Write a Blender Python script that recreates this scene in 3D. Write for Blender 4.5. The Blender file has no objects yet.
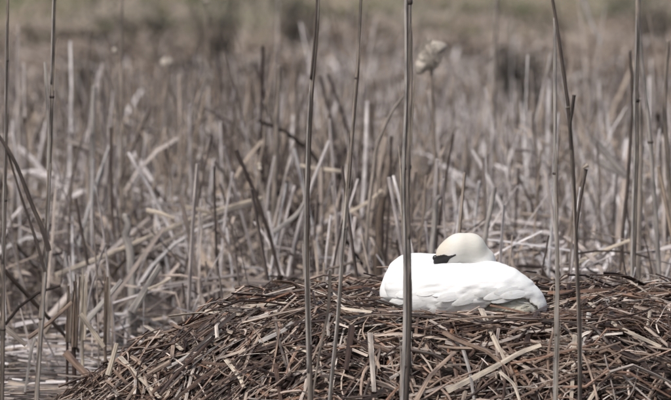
import bpy, math
import numpy as np
from mathutils import Vector, Matrix

rng = np.random.RandomState(11)
SC = bpy.context.scene
COL = SC.collection
R = math.radians

# ------------------------------------------------------------------ camera
CAM_D, CAM_Z, PITCH, LENS = 20.0, 2.10, R(-3.29), 240.0
cam_data = bpy.data.cameras.new("camera")
cam = bpy.data.objects.new("camera", cam_data)
COL.objects.link(cam)
cam.location = (0, -CAM_D, CAM_Z)
cam.rotation_euler = (R(90) + PITCH, 0, 0)
cam_data.sensor_width = 36.0
cam_data.lens = LENS
cam_data.clip_start, cam_data.clip_end = 0.5, 1500
cam_data.dof.use_dof = True
cam_data.dof.focus_distance = 19.5
cam_data.dof.aperture_fstop = 3.3
SC.camera = cam

# ------------------------------------------------------------------ sky, sun, exposure
SUN_EL, SUN_AZ = 52.0, -40.0          # azimuth measured from the camera side, negative = left
world = bpy.data.worlds.new("World"); SC.world = world
world.use_nodes = True
wn, wl = world.node_tree.nodes, world.node_tree.links
wn.clear()
sky = wn.new("ShaderNodeTexSky"); sky.sky_type = 'NISHITA'; sky.sun_disc = False
sky.sun_elevation = R(SUN_EL)
sky.air_density, sky.dust_density, sky.ozone_density = 1.0, 3.5, 1.0
hs = wn.new("ShaderNodeHueSaturation"); hs.inputs['Saturation'].default_value = 0.55
bg = wn.new("ShaderNodeBackground"); bg.inputs['Strength'].default_value = 0.095
wo = wn.new("ShaderNodeOutputWorld")
wl.new(sky.outputs[0], hs.inputs['Color']); wl.new(hs.outputs[0], bg.inputs['Color'])
wl.new(bg.outputs[0], wo.inputs['Surface'])

sd = bpy.data.lights.new("sun", 'SUN'); sun = bpy.data.objects.new("sun", sd); COL.objects.link(sun)
sd.energy, sd.angle, sd.color = 2.1, R(9), (1.0, 0.975, 0.94)
to_sun = Vector((math.sin(R(SUN_AZ)) * math.cos(R(SUN_EL)), -math.cos(R(SUN_AZ)) * math.cos(R(SUN_EL)), math.sin(R(SUN_EL))))
sun.rotation_euler = to_sun.to_track_quat('Z', 'Y').to_euler()
sun.location = to_sun * 30
sky.sun_rotation = math.atan2(to_sun.x, to_sun.y)

SC.view_settings.view_transform = 'Standard'; SC.view_settings.look = 'None'
SC.view_settings.exposure = 0.62; SC.view_settings.gamma = 1.0
SC.view_settings.use_curve_mapping = False
SC.render.engine = 'CYCLES'
SC.cycles.use_denoising = True
SC.cycles.max_bounces = 6; SC.cycles.diffuse_bounces = 3
SC.cycles.glossy_bounces = 2; SC.cycles.transmission_bounces = 2

# ------------------------------------------------------------------ helpers
def cam_ray(px, py):
    u, v = (px - 335.5) / 671 * 36 / LENS, (200 - py) / 671 * 36 / LENS
    c, s = math.cos(PITCH), math.sin(PITCH)
    d = np.array([u, c - v * s, s + v * c])
    return np.array([0, -CAM_D, CAM_Z]), d

def at(px, py, Y):
    """a point of the place that lies on the plane y = Y"""
    o, d = cam_ray(px, py)
    return o + d * ((Y - o[1]) / d[1])

def px_m(Y):
    return (Y + CAM_D) * 36 / LENS / 671

def tag(o, label=None, cat=None, group=None, kind=None):
    for k, v in (("label", label), ("category", cat), ("group", group), ("kind", kind)):
        if v: o[k] = v
    return o

def link(name, me, parent=None):
    o = bpy.data.objects.new(name, me); COL.objects.link(o)
    if parent is not None: o.parent = parent
    return o

def empty(name, loc):
    o = bpy.data.objects.new(name, None); COL.objects.link(o)
    o.location = loc; o.empty_display_size = 0.1
    return o

def norm(a):
    return a / np.maximum(np.linalg.norm(a, axis=-1, keepdims=True), 1e-9)

def strips(name, C, W, T, N, mat, tint=None, sides=4, cup=0.0, smooth=False, phase=None):
    """N-many ribbons / tubes: centre lines C[n,k,3], widths W[n,k], thicknesses T[n,k], flat-side normals N[n,3]"""
    C = np.asarray(C, float); n, k = C.shape[:2]
    W = np.broadcast_to(np.asarray(W, float), (n, k)); T = np.broadcast_to(np.asarray(T, float), (n, k))
    N = np.asarray(N, float)
    if N.ndim == 2: N = np.repeat(N[:, None, :], k, 1)
    tan = norm(np.gradient(C, axis=1))
    side = norm(np.cross(tan, N)); nn = norm(np.cross(side, tan))
    th = np.arange(sides) * 2 * np.pi / sides
    if sides == 4: th = th
    cs, sn = np.cos(th), np.sin(th)
    P = (C[:, :, None, :] + side[:, :, None, :] * (W[:, :, None, None] * .5 * cs[None, None, :, None])
         + nn[:, :, None, :] * (T[:, :, None, None] * .5 * sn[None, None, :, None]
                                + (cup * W)[:, :, None, None] * (cs ** 2)[None, None, :, None]))
    V = P.reshape(-1, 3)
    idx = np.arange(n * k * sides).reshape(n, k, sides)
    a = idx[:, :-1, :]; b = np.roll(a, -1, 2); d = idx[:, 1:, :]; c = np.roll(d, -1, 2)
    quads = np.stack([a, d, c, b], -1).reshape(-1, 4)
    caps = np.concatenate([idx[:, 0, :], idx[:, -1, ::-1]], 0)
    me = bpy.data.meshes.new(name)
    me.vertices.add(len(V)); me.vertices.foreach_set("co", V.ravel())
    loops = np.concatenate([quads.ravel(), caps.ravel()])
    tot = np.concatenate([np.full(len(quads), 4), np.full(len(caps), sides)])
    me.loops.add(len(loops)); me.loops.foreach_set("vertex_index", loops.astype(np.int32))
    me.polygons.add(len(tot))
    me.polygons.foreach_set("loop_start", np.concatenate([[0], np.cumsum(tot)[:-1]]).astype(np.int32))
    me.polygons.foreach_set("loop_total", tot.astype(np.int32))
    me.polygons.foreach_set("use_smooth", np.full(len(tot), smooth))
    seg = np.linalg.norm(np.diff(C, axis=1), axis=2); s = np.concatenate([np.zeros((n, 1)), np.cumsum(seg, 1)], 1)
    if tint is None: tint = rng.rand(n)
    tint = np.broadcast_to(np.asarray(tint, float), (n,))
    ph = rng.rand(n) * 50 if phase is None else phase
    fib = np.zeros((n, k, sides, 3))
    fib[..., 0] = (cs * .5)[None, None, :] * W[:, :, None] + 0.004 * sn[None, None, :]
    fib[..., 1] = s[:, :, None]
    fib[..., 2] = np.broadcast_to(ph, (n,))[:, None, None]
    at_ = me.attributes.new("fib", 'FLOAT_VECTOR', 'POINT'); at_.data.foreach_set("vector", fib.ravel())
    at_ = me.attributes.new("tint", 'FLOAT', 'POINT'); at_.data.foreach_set("value", np.repeat(tint, k * sides))
    at_ = me.attributes.new("single", 'FLOAT', 'POINT'); at_.data.foreach_set("value", np.full(len(V), 1.0 if n == 1 else 0.0))
    me.materials.append(mat)
    me.update(); me.validate()
    return me

# ------------------------------------------------------------------ materials
def new_mat(name):
    m = bpy.data.materials.new(name); m.use_nodes = True
    nt = m.node_tree; nt.nodes.clear()
    out = nt.nodes.new("ShaderNodeOutputMaterial"); bs = nt.nodes.new("ShaderNodeBsdfPrincipled")
    nt.links.new(bs.outputs[0], out.inputs['Surface'])
    return m, nt, bs

def ramp(nt, stops, interp='LINEAR'):
    r = nt.nodes.new("ShaderNodeValToRGB"); cr = r.color_ramp; cr.interpolation = interp
    while len(cr.elements) < len(stops): cr.elements.new(0.5)
    for e, (p, c) in zip(cr.elements, stops):
        e.position = p; e.color = (*c, 1)
    return r

def math_node(nt, op, a, b=None):
    n = nt.nodes.new("ShaderNodeMath"); n.operation = op
    for i, v in enumerate((a, b)):
        if v is None: continue
        if isinstance(v, (int, float)): n.inputs[i].default_value = v
        else: nt.links.new(v, n.inputs[i])
    return n.outputs[0]

def mix_rgb(nt, fac, a, b, mode='MIX'):
    n = nt.nodes.new("ShaderNodeMix"); n.data_type = 'RGBA'; n.blend_type = mode
    for sock, v in ((n.inputs[0], fac), (n.inputs[6], a), (n.inputs[7], b)):
        if isinstance(v, (int, float)): sock.default_value = v
        elif isinstance(v, tuple): sock.default_value = (*v, 1)
        else: nt.links.new(v, sock)
    return n.outputs[2]

def reed_mat(name, stops, streak=0.45, blotch=0.5, rough=0.62):
    m, nt, bs = new_mat(name)
    tin = nt.nodes.new("ShaderNodeAttribute"); tin.attribute_name = "tint"
    fib = nt.nodes.new("ShaderNodeAttribute"); fib.attribute_name = "fib"
    oi = nt.nodes.new("ShaderNodeObjectInfo")
    one = nt.nodes.new("ShaderNodeAttribute"); one.attribute_name = "single"      # 1 on pieces that are objects of their own
    v = math_node(nt, 'FRACT', math_node(nt, 'ADD', tin.outputs['Fac'], math_node(nt, 'MULTIPLY', oi.outputs['Random'], one.outputs['Fac'])))
    r = ramp(nt, stops); nt.links.new(v, r.inputs[0])
    # phase differs per piece
    off = nt.nodes.new("ShaderNodeVectorMath"); off.operation = 'ADD'
    cmb = nt.nodes.new("ShaderNodeCombineXYZ"); nt.links.new(oi.outputs['Random'], cmb.inputs[2])
    sc_ = nt.nodes.new("ShaderNodeVectorMath"); sc_.operation = 'SCALE'; sc_.inputs[3].default_value = 37
    nt.links.new(cmb.outputs[0], sc_.inputs[0])
    nt.links.new(fib.outputs['Vector'], off.inputs[0]); nt.links.new(sc_.outputs[0], off.inputs[1])
    def noise(scl, detail):
        mp = nt.nodes.new("ShaderNodeVectorMath"); mp.operation = 'MULTIPLY'; mp.inputs[1].default_value = scl
        nt.links.new(off.outputs[0], mp.inputs[0])
        nz = nt.nodes.new("ShaderNodeTexNoise"); nz.inputs['Scale'].default_value = 1; nz.inputs['Detail'].default_value = detail
        nt.links.new(mp.outputs[0], nz.inputs['Vector']); return nz.outputs['Fac']
    f1 = noise((420, 5, 3), 3); f2 = noise((30, 9, 3), 4)
    rs = ramp(nt, [(0.36, (1 - streak,) * 3), (0.62, (1.12,) * 3)]); nt.links.new(f1, rs.inputs[0])
    c = mix_rgb(nt, 1.0, r.outputs[0], rs.outputs[0], 'MULTIPLY')
    rb = ramp(nt, [(0.34, (1 - blotch, 1 - blotch, 1 - blotch * .96)), (0.55, (1, 1, 1))]); nt.links.new(f2, rb.inputs[0])
    c = mix_rgb(nt, 1.0, c, rb.outputs[0], 'MULTIPLY')
    nt.links.new(c, bs.inputs['Base Color'])
    bs.inputs['Roughness'].default_value = rough
    bs.inputs['Specular IOR Level'].default_value = 0.3
    bp = nt.nodes.new("ShaderNodeBump"); bp.inputs['Strength'].default_value = 0.5; bp.inputs['Distance'].default_value = 0.003
    nt.links.new(f1, bp.inputs['Height']); nt.links.new(bp.outputs[0], bs.inputs['Normal'])
    return m

M = {}
M['bed'] = reed_mat("dry_reed_bed", [(0.0, (.056, .040, .034)), (0.14, (.130, .098, .084)), (0.30, (.255, .208, .182)), (0.46, (.38, .298, .230)),
                                     (0.62, (.47, .412, .392)), (0.78, (.60, .545, .530)), (0.92, (.72, .68, .675)), (1.0, (.38, .30, .25))])
M['nest'] = reed_mat("nest_reed", [(0.0, (.026, .015, .012)), (0.20, (.070, .042, .032)), (0.38, (.155, .096, .068)), (0.52, (.28, .200, .150)),
                                   (0.66, (.44, .352, .285)), (0.76, (.22, .108, .062)), (0.90, (.60, .52, .455)), (1.0, (.05, .030, .023))], .5, .65, .5)
M['stem'] = reed_mat("standing_stem", [(0.0, (.20, .160, .132)), (0.5, (.28, .232, .196)), (1.0, (.36, .305, .265))], .7, .5, .55)
M['dark_stem'] = reed_mat("dark_stem", [(0.0, (.055, .042, .036)), (1.0, (.10, .077, .065))], .5, .4, .5)
M['pale_stem'] = reed_mat("pale_stem", [(0.0, (.30, .268, .245)), (1.0, (.42, .38, .35))], .5, .45, .5)
M['straw'] = reed_mat("pale_straw", [(0.0, (.40, .33, .26)), (1.0, (.52, .44, .35))], .4, .5, .6)
M['brown'] = reed_mat("brown_stem", [(0.0, (.11, .080, .062)), (1.0, (.18, .135, .105))], .6, .6, .6)
M['russet'] = reed_mat("russet_stick", [(0.0, (.15, .075, .05)), (1.0, (.23, .125, .08))], .5, .5, .6)
M['grass'] = reed_mat("bank_grass", [(0.0, (.040, .045, .024)), (0.35, (.085, .115, .042)), (0.65, (.13, .14, .062)), (1.0, (.28, .22, .16))], .2, .3)
M['mat_grass'] = reed_mat("flattened_grass", [(0.0, (.035, .027, .021)), (0.30, (.13, .098, .080)), (0.55, (.30, .24, .195)), (0.85, (.50, .42, .35)), (1.0, (.24, .18, .14))], .3, .4)
M['brush'] = reed_mat("dark_brush", [(0.0, (.035, .030, .027)), (0.6, (.075, .064, .054)), (1.0, (.10, .085, .07))], .3, .3)

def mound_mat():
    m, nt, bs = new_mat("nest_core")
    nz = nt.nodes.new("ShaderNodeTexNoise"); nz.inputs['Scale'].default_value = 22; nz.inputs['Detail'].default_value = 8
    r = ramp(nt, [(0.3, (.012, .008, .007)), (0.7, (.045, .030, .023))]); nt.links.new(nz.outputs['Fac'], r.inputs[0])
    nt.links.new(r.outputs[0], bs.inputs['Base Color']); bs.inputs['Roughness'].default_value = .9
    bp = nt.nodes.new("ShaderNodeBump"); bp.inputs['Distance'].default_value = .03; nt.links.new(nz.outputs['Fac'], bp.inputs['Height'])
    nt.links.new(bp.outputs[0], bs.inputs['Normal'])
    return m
M['mound'] = mound_mat()

def ground_mat():
    m, nt, bs = new_mat("marsh_ground")
    tc = nt.nodes.new("ShaderNodeNewGeometry")
    sep = nt.nodes.new("ShaderNodeSeparateXYZ"); nt.links.new(tc.outputs['Position'], sep.inputs[0])
    n1 = nt.nodes.new("ShaderNodeTexNoise"); n1.inputs['Scale'].default_value = 9; n1.inputs['Detail'].default_value = 8
    n2 = nt.nodes.new("ShaderNodeTexNoise"); n2.inputs['Scale'].default_value = .55; n2.inputs['Detail'].default_value = 5
    for n in (n1, n2): nt.links.new(tc.outputs['Position'], n.inputs['Vector'])
    mud = ramp(nt, [(0.3, (.035, .027, .024)), (0.7, (.12, .095, .085))]); nt.links.new(n1.outputs['Fac'], mud.inputs[0])
    tan = ramp(nt, [(0.35, (.08, .06, .047)), (0.5, (.22, .17, .135)), (0.7, (.36, .29, .23))]); nt.links.new(n1.outputs['Fac'], tan.inputs[0])
    grn = ramp(nt, [(0.32, (.055, .052, .034)), (0.55, (.125, .125, .070)), (0.75, (.24, .20, .135))]); nt.links.new(n1.outputs['Fac'], grn.inputs[0])
    yy = math_node(nt, 'ADD', sep.outputs['Y'], math_node(nt, 'MULTIPLY', math_node(nt, 'SUBTRACT', n2.outputs['Fac'], .5), 26.0))
    mr = nt.nodes.new("ShaderNodeMapRange"); mr.inputs[1].default_value = 22; mr.inputs[2].default_value = 30; nt.links.new(yy, mr.inputs[0])
    mr2 = nt.nodes.new("ShaderNodeMapRange"); mr2.inputs[1].default_value = 64; mr2.inputs[2].default_value = 78; nt.links.new(yy, mr2.inputs[0])
    c = mix_rgb(nt, mr.outputs[0], mud.outputs[0], tan.outputs[0])
    c = mix_rgb(nt, mr2.outputs[0], c, grn.outputs[0])
    nt.links.new(c, bs.inputs['Base Color']); bs.inputs['Roughness'].default_value = .85
    bp = nt.nodes.new("ShaderNodeBump"); bp.inputs['Distance'].default_value = .04; nt.links.new(n1.outputs['Fac'], bp.inputs['Height'])
    nt.links.new(bp.outputs[0], bs.inputs['Normal'])
    return m
M['ground'] = ground_mat()

def water_mat():
    m, nt, bs = new_mat("marsh_water")
    bs.inputs['Base Color'].default_value = (.035, .030, .026, 1)
    bs.inputs['Roughness'].default_value = .05; bs.inputs['IOR'].default_value = 1.33
    g = nt.nodes.new("ShaderNodeNewGeometry")
    mp = nt.nodes.new("ShaderNodeVectorMath"); mp.operation = 'MULTIPLY'; mp.inputs[1].default_value = (7, 16, 1)
    nt.links.new(g.outputs['Position'], mp.inputs[0])
    nz = nt.nodes.new("ShaderNodeTexNoise"); nz.inputs['Scale'].default_value = 1; nz.inputs['Detail'].default_value = 3
    nt.links.new(mp.outputs[0], nz.inputs['Vector'])
    bp = nt.nodes.new("ShaderNodeBump"); bp.inputs['Strength'].default_value = .9; bp.inputs['Distance'].default_value = .03
    nt.links.new(nz.outputs['Fac'], bp.inputs['Height']); nt.links.new(bp.outputs[0], bs.inputs['Normal'])
    return m
M['water'] = water_mat()

# ------------------------------------------------------------------ terrain
def hash_noise(x, y, seed=0):
    """smooth value noise, numpy"""
    r = np.random.RandomState(seed); tab = r.rand(256, 256)
    xi, yi = np.floor(x).astype(int), np.floor(y).astype(int)
    fx, fy = x - xi, y - yi
    fx, fy = fx * fx * (3 - 2 * fx), fy * fy * (3 - 2 * fy)
    g = lambda i, j: tab[i % 256, j % 256]
    return (g(xi, yi) * (1 - fx) + g(xi + 1, yi) * fx) * (1 - fy) + (g(xi, yi + 1) * (1 - fx) + g(xi + 1, yi + 1) * fx) * fy

def terrain(x, y):
    x, y = np.asarray(x, float), np.asarray(y, float)
    b = 0.10 * (hash_noise(x * .9, y * .9, 3) - .5) + 0.05 * (hash_noise(x * 3, y * 3, 4) - .5)
    z = -0.10 + b + 0.16 * np.clip((y - 3.5) / 3, 0, 1)
    far = np.clip((y - 26) / 10, 0, 1)
    z = z + far * (0.55 * (hash_noise(x * .45 + 9, y * .30, 5) - .35) + .40 * (hash_noise(x * 1.3, y * .7, 6) - .5))
    bank = np.clip((y - 60) / 60, 0, 1); z = z + 7.0 * bank ** 1.3
    return z

def axis_pts(segs):
    out = []
    for a, b, n in segs: out += list(np.linspace(a, b, n, endpoint=False))
    return np.array(out + [segs[-1][1]])
gx = axis_pts([(-400, -40, 12), (-40, -8, 24), (-8, 8, 90), (8, 40, 24), (40, 400, 12)])
gy = axis_pts([(-60, -6, 14), (-6, 12, 90), (12, 60, 120), (60, 130, 70), (130, 600, 16)])
GX, GY = np.meshgrid(gx, gy, indexing='ij')
GZ = terrain(GX, GY)
def grid_mesh(name, X, Y, Z, mat, smooth=True):
    nx, ny = X.shape
    V = np.stack([X, Y, Z], -1).reshape(-1, 3)
    i = np.arange(nx * ny).reshape(nx, ny)
    F = np.stack([i[:-1, :-1], i[1:, :-1], i[1:, 1:], i[:-1, 1:]], -1).reshape(-1, 4)
    me = bpy.data.meshes.new(name); me.from_pydata(V.tolist(), [], F.tolist())
    me.polygons.foreach_set("use_smooth", np.full(len(F), smooth)); me.materials.append(mat); me.update()
    return me
tag(link("marsh_ground", grid_mesh("marsh_ground", GX, GY, GZ, M['ground'])), kind="structure")
WX, WY = np.meshgrid(np.linspace(-60, 60, 60), np.linspace(-60, 9, 40), indexing='ij')
tag(link("water", grid_mesh("water", WX, WY, WX * 0, M['water'])), kind="structure")

# ------------------------------------------------------------------ nest mound
NX, NY = 0.62, -0.05
def nest_h(x, y):
    x, y = np.asarray(x, float), np.asarray(y, float)
    dx, dy = (x - NX), (y - NY) / 0.86
    r = np.hypot(dx, dy); a = np.arctan2(dy, dx)
    rr = r * (1 + .05 * np.sin(3 * a + 1) + .03 * np.sin(7 * a))
    t = np.clip((rr - 1.03) / 0.87, 0, 1.4)
    z = 0.485 - 0.54 * (t ** 1.12) - 0.045 * np.clip(-(y - NY) / .7, 0, 1)
    z = z - 0.05 * np.exp(-((dx / .42) ** 4 + ((dy + .15) / .45) ** 4))                       # the cup
    z = z + 0.05 * (hash_noise(x * 3.1, y * 3.1, 21) - .5) + 0.03 * (hash_noise(x * 8, y * 8, 22) - .5)
    return z
def nest_n(x, y, e=.03):
    gx_ = (nest_h(x + e, y) - nest_h(x - e, y)) / (2 * e); gy_ = (nest_h(x, y + e) - nest_h(x, y - e)) / (2 * e)
    return norm(np.stack([-gx_, -gy_, np.ones_like(gx_)], -1))

nest = empty("swan_nest", (NX, NY, 0))
tag(nest, "huge mound of dead brown reeds with the white swan sitting on it", "nest")
nest_inv = Matrix.Translation((-NX, -NY, 0))
def nest_part(name, me, kind=None):
    o = link(name, me, nest); o.matrix_parent_inverse = nest_inv
    if kind: o["kind"] = kind
    return o
rr, aa = np.meshgrid(np.linspace(0, 1.95, 60), np.linspace(0, 2 * np.pi, 97), indexing='ij')
mx, my = NX + rr * np.cos(aa), NY + rr * np.sin(aa) * .86
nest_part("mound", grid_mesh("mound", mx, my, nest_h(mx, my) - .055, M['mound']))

def nest_lines(n, rmin, rmax, lmin, lmax, K=6, front=False, level=.0):
    a = rng.rand(n) * 2 * np.pi
    if front: a = np.pi * (1.0 + rng.rand(n)) + rng.randn(n) * .15
    r = np.sqrt(rng.rand(n) * (rmax ** 2 - rmin ** 2) + rmin ** 2)
    x, y = NX + r * np.cos(a), NY + r * np.sin(a) * .86
    L = lmin + (lmax - lmin) * rng.rand(n) ** 1.6
    az = rng.rand(n) * 2 * np.pi
    # many lie round the mound or point down the slope
    k = rng.rand(n); az = np.where(k < .45, a + np.pi / 2 + rng.randn(n) * .45, np.where(k < .7, a + rng.randn(n) * .5, az))
    az = np.where(rng.rand(n) < level, rng.randn(n) * .35, az)
    s = np.linspace(-.5, .5, K)[None, :] * L[:, None]
    bend = rng.randn(n) * .35
    X = x[:, None] + np.cos(az)[:, None] * s + (-np.sin(az) * bend / np.maximum(L, .1))[:, None] * s ** 2
    Y = y[:, None] + np.sin(az)[:, None] * s + (np.cos(az) * bend / np.maximum(L, .1))[:, None] * s ** 2
    h0 = nest_h(x, y); nn = nest_n(x, y)
    flat = h0[:, None] - (nn[:, 0] / nn[:, 2])[:, None] * (X - x[:, None]) - (nn[:, 1] / nn[:, 2])[:, None] * (Y - y[:, None])
    Z = .45 * flat + .55 * nest_h(X, Y)
    Z = Z + (rng.rand(n) * .10 - .05)[:, None] + (rng.randn(n) * .20)[:, None] * s
    kink = (rng.rand(n) < .3) * rng.randn(n) * .5
    Z = Z + kink[:, None] * np.clip(s - .12 * L[:, None], 0, None)
    near = np.hypot((X - .58) / .50, (Y + .22) / .42) < 1                  # trampled flat round the bird
    Z = np.where(near, np.minimum(Z, nest_h(X, Y) + .018), Z)
    lid = np.where((np.abs(X - .58) < .55) & (Y < .1), .034, .10)
    Z = np.minimum(Z, nest_h(X, Y) + lid)
    C = np.stack([X, Y, Z], -1)
    N = norm(nn + rng.randn(n, 3) * .35)
    return C, L, N

def taper(n, K, tip=.6):
    t = np.linspace(0, 1, K)[None, :]; e = tip + (1 - tip) * rng.rand(n)[:, None]
    return 1 - (1 - e) * t

# the many small pieces of the mound, one part
C, L, N = nest_lines(5600, .15, 1.92, .10, .60, K=7, level=.3)
w = (.005 + .017 * rng.rand(len(L)) ** 1.9)[:, None] * taper(len(L), 7)
nest_part("small_reed_pieces", strips("small_reed_pieces", C, w, w * rng.uniform(.2, .75, len(L))[:, None] + .002, N, M['nest'], cup=.08), "stuff")
C, L, N = nest_lines(2200, .5, 1.92, .04, .16, K=4, front=True)
w = (.004 + .012 * rng.rand(len(L)) ** 1.5)[:, None] * taper(len(L), 4)
C[:, :, 2] += .012
nest_part("reed_crumbs", strips("reed_crumbs", C, w, w * .3 + .001, N, M['nest'], cup=.1), "stuff")
# the pieces that can be told apart
C, L, N = nest_lines(235, .55, 1.88, .20, .80, K=9, front=True, level=.5)
C[:, :, 2] += .010 + .02 * rng.rand(len(L))[:, None]
for i in range(len(L)):
    w = (.007 + .015 * rng.rand() ** 1.6) * taper(1, 9)
    c0 = C[i].mean(0)
    me = strips("reed_piece", (C[i] - c0)[None], w, w * rng.uniform(.2, .7) + .003, N[i:i + 1], M['nest'], cup=.10 * rng.choice([-1, 1]), sides=6)
    o = nest_part("reed_piece", me); o.location = c0

def nest_hit(px, py, lift=.045):
    o, d = cam_ray(px, py); t = np.linspace(17.5, 22.5, 1500)
    P = o[None] + d[None] * t[:, None]
    below = P[:, 2] < nest_h(P[:, 0], P[:, 1]) + lift
    i = np.argmax(below) if below.any() else np.argmin(np.abs(P[:, 1] - NY - .8))
    return P[i]

def nest_trace(pts, wpx, mat, lift=.05, flat=.22, K=9):
    P = np.array([nest_hit(x, y, lift) for x, y in pts])
    t = np.linspace(0, len(P) - 1, K); Q = np.stack([np.interp(t, np.arange(len(P)), P[:, j]) for j in range(3)], -1)
    Q[1:-1] = (Q[:-2] + 2 * Q[1:-1] + Q[2:]) / 4
    w = wpx * px_m(Q[:, 1].mean()) * np.linspace(1, .7, K)
    c0 = Q.mean(0)
    me = strips("reed_piece", (Q - c0)[None], w[None], w[None] * flat + .003, np.array([[.1, -.75, .6]]), M[mat], cup=.10)
    o = nest_part("reed_piece", me); o.location = c0

for pts, wpx, mt in [
        ([(447, 391), (490, 370), (520, 352), (541, 345)], 6.5, 'straw'),
        ([(481, 309), (492, 335), (504, 360)], 6.5, 'straw'), ([(590, 303), (615, 326), (661, 347)], 5.5, 'straw'),
        ([(588, 402), (600, 384), (613, 374)], 4, 'straw'), ([(120, 357), (140, 378), (160, 398)], 5.5, 'straw'),
        ([(145, 326), (172, 342), (182, 350)], 6, 'straw'), ([(236, 298), (300, 293), (381, 285)], 3.0, 'russet'),
        ([(548, 293), (610, 290), (675, 286)], 4.5, 'russet'), ([(570, 299), (630, 294), (675, 292)], 3.0, 'russet'),
        ([(166, 368), (190, 355), (222, 330)], 4, 'pale_stem'), ([(226, 360), (240, 378), (244, 388)], 5, 'straw'),
        ([(275, 364), (281, 402)], 5, 'nest'), ([(338, 308), (372, 312)], 4, 'straw'), ([(286, 344), (310, 353)], 4, 'straw'),
        ([(370, 333), (374, 392)], 6, 'nest'), ([(352, 326), (346, 370)], 7, 'nest'), ([(575, 335), (571, 402)], 5, 'straw'),
        ([(589, 313), (583, 352)], 5, 'pale_stem'), ([(525, 345), (536, 312), (548, 306)], 5, 'nest'),
        ([(259, 342), (285, 330), (292, 322)], 5, 'pale_stem'), ([(610, 345), (640, 360), (650, 372)], 6, 'nest'),
        ([(500, 372), (514, 384), (520, 402)], 4, 'straw'), ([(650, 310), (647, 330)], 4, 'straw'),
        ([(415, 402), (430, 375), (455, 352)], 5, 'nest'), ([(205, 312), (250, 306), (290, 303)], 5, 'straw'),
        ([(170, 316), (205, 312), (240, 315)], 6, 'straw'), ([(460, 340), (470, 372), (474, 400)], 4, 'pale_stem')]:
    nest_trace(pts, wpx, mt)

for q in range(34):
    x0 = .18 + .80 * rng.rand(); y0 = -.24 - .12 * rng.rand(); L_ = rng.uniform(.08, .26); az = rng.randn() * .5
    t_ = np.linspace(-.5, .5, 6) * L_; tl = rng.randn() * .16
    Q = np.stack([x0 + np.cos(az) * t_, y0 + np.sin(az) * t_ * .5, nest_h(x0, y0) + rng.uniform(.0, .042) + tl * t_ - .3 * t_ ** 2], -1); c0 = Q.mean(0)
    w = rng.uniform(.008, .018) * taper(1, 6)
    o = nest_part("reed_piece", strips("reed_piece", (Q - c0)[None], w, w * .4 + .002, np.array([[0, -.5, 1.]]), M['nest'], cup=.08)); o.location = c0
# ------------------------------------------------------------------ swan (implicit surface, one continuous body)
def surface_net(f, lo, hi, h):
    ax = [np.arange(a, b + h, h) for a, b in zip(lo, hi)]
    X, Y, Z = np.meshgrid(*ax, indexing='ij'); S = f(X, Y, Z)
    ins = S < 0
    nx, ny, nz = (s - 1 for s in S.shape)
    cnt = np.zeros((nx, ny, nz)); acc = np.zeros((nx, ny, nz, 3))
    corners = [(i, j, k) for i in (0, 1) for j in (0, 1) for k in (0, 1)]
    for a in corners:
        for d in range(3):
            if a[d]: continue
            b = list(a); b[d] = 1
            sa = S[a[0]:a[0] + nx, a[1]:a[1] + ny, a[2]:a[2] + nz]; sb = S[b[0]:b[0] + nx, b[1]:b[1] + ny, b[2]:b[2] + nz]
            cr = (sa < 0) != (sb < 0)
            t = np.where(cr, sa / np.where(cr, sa - sb, 1), 0)
            for e in range(3): acc[..., e] += np.where(cr, a[e] + (t if e == d else 0), 0)
            cnt += cr
    act = cnt > 0; vid = -np.ones((nx, ny, nz), int); vid[act] = np.arange(act.sum())
    I = np.argwhere(act); V = np.array(lo) + h * (I + acc[act] / cnt[act][:, None])
    F = []
    for d in range(3):
        u, v = (d + 1) % 3, (d + 2) % 3
        sl0 = [slice(None)] * 3; sl1 = [slice(None)] * 3; sl0[d] = slice(0, -1); sl1[d] = slice(1, None)
        ch = ins[tuple(sl0)] != ins[tuple(sl1)]; E = np.argwhere(ch)
        E = E[(E[:, u] > 0) & (E[:, v] > 0) & (E[:, u] < S.shape[u] - 1) & (E[:, v] < S.shape[v] - 1)]
        q = []
        for du, dv in ((1, 1), (0, 1), (0, 0), (1, 0)):
            c = E.copy(); c[:, u] -= du; c[:, v] -= dv; q.append(vid[c[:, 0], c[:, 1], c[:, 2]])
        q = np.stack(q, 1); fl = ~ins[E[:, 0], E[:, 1], E[:, 2]]
        q[fl] = q[fl][:, ::-1]; F.append(q)
    return V, np.concatenate(F)

def mesh_of(name, V, F, mat):
    me = bpy.data.meshes.new(name); me.from_pydata(V.tolist(), [], F.tolist())
    me.polygons.foreach_set("use_smooth", np.full(len(F), True)); me.materials.append(mat); me.update(); return me

def ell(X, Y, Z, c, r, tilt=0.0):
    x, y, z = X - c[0], Y - c[1], Z - c[2]
    if tilt:
        ct, st = math.cos(tilt), math.sin(tilt); x, z = ct * x + st * z, -st * x + ct * z
    k0 = np.sqrt((x / r[0]) ** 2 + (y / r[1]) ** 2 + (z / r[2]) ** 2)
    k1 = np.sqrt((x / r[0] ** 2) ** 2 + (y / r[1] ** 2) ** 2 + (z / r[2] ** 2) ** 2)
    return k0 * (k0 - 1) / np.maximum(k1, 1e-6)
def cone(X, Y, Z, a, b, ra, rb):
    a, b = np.array(a), np.array(b); ab = b - a
    t = np.clip(((X - a[0]) * ab[0] + (Y - a[1]) * ab[1] + (Z - a[2]) * ab[2]) / (ab @ ab), 0, 1)
    return np.sqrt((X - a[0] - t * ab[0]) ** 2 + (Y - a[1] - t * ab[1]) ** 2 + (Z - a[2] - t * ab[2]) ** 2) - (ra + (rb - ra) * t)
def smin(a, b, k):
    h = np.clip(.5 + .5 * (b - a) / k, 0, 1); return b * (1 - h) + a * h - k * h * (1 - h)

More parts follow.
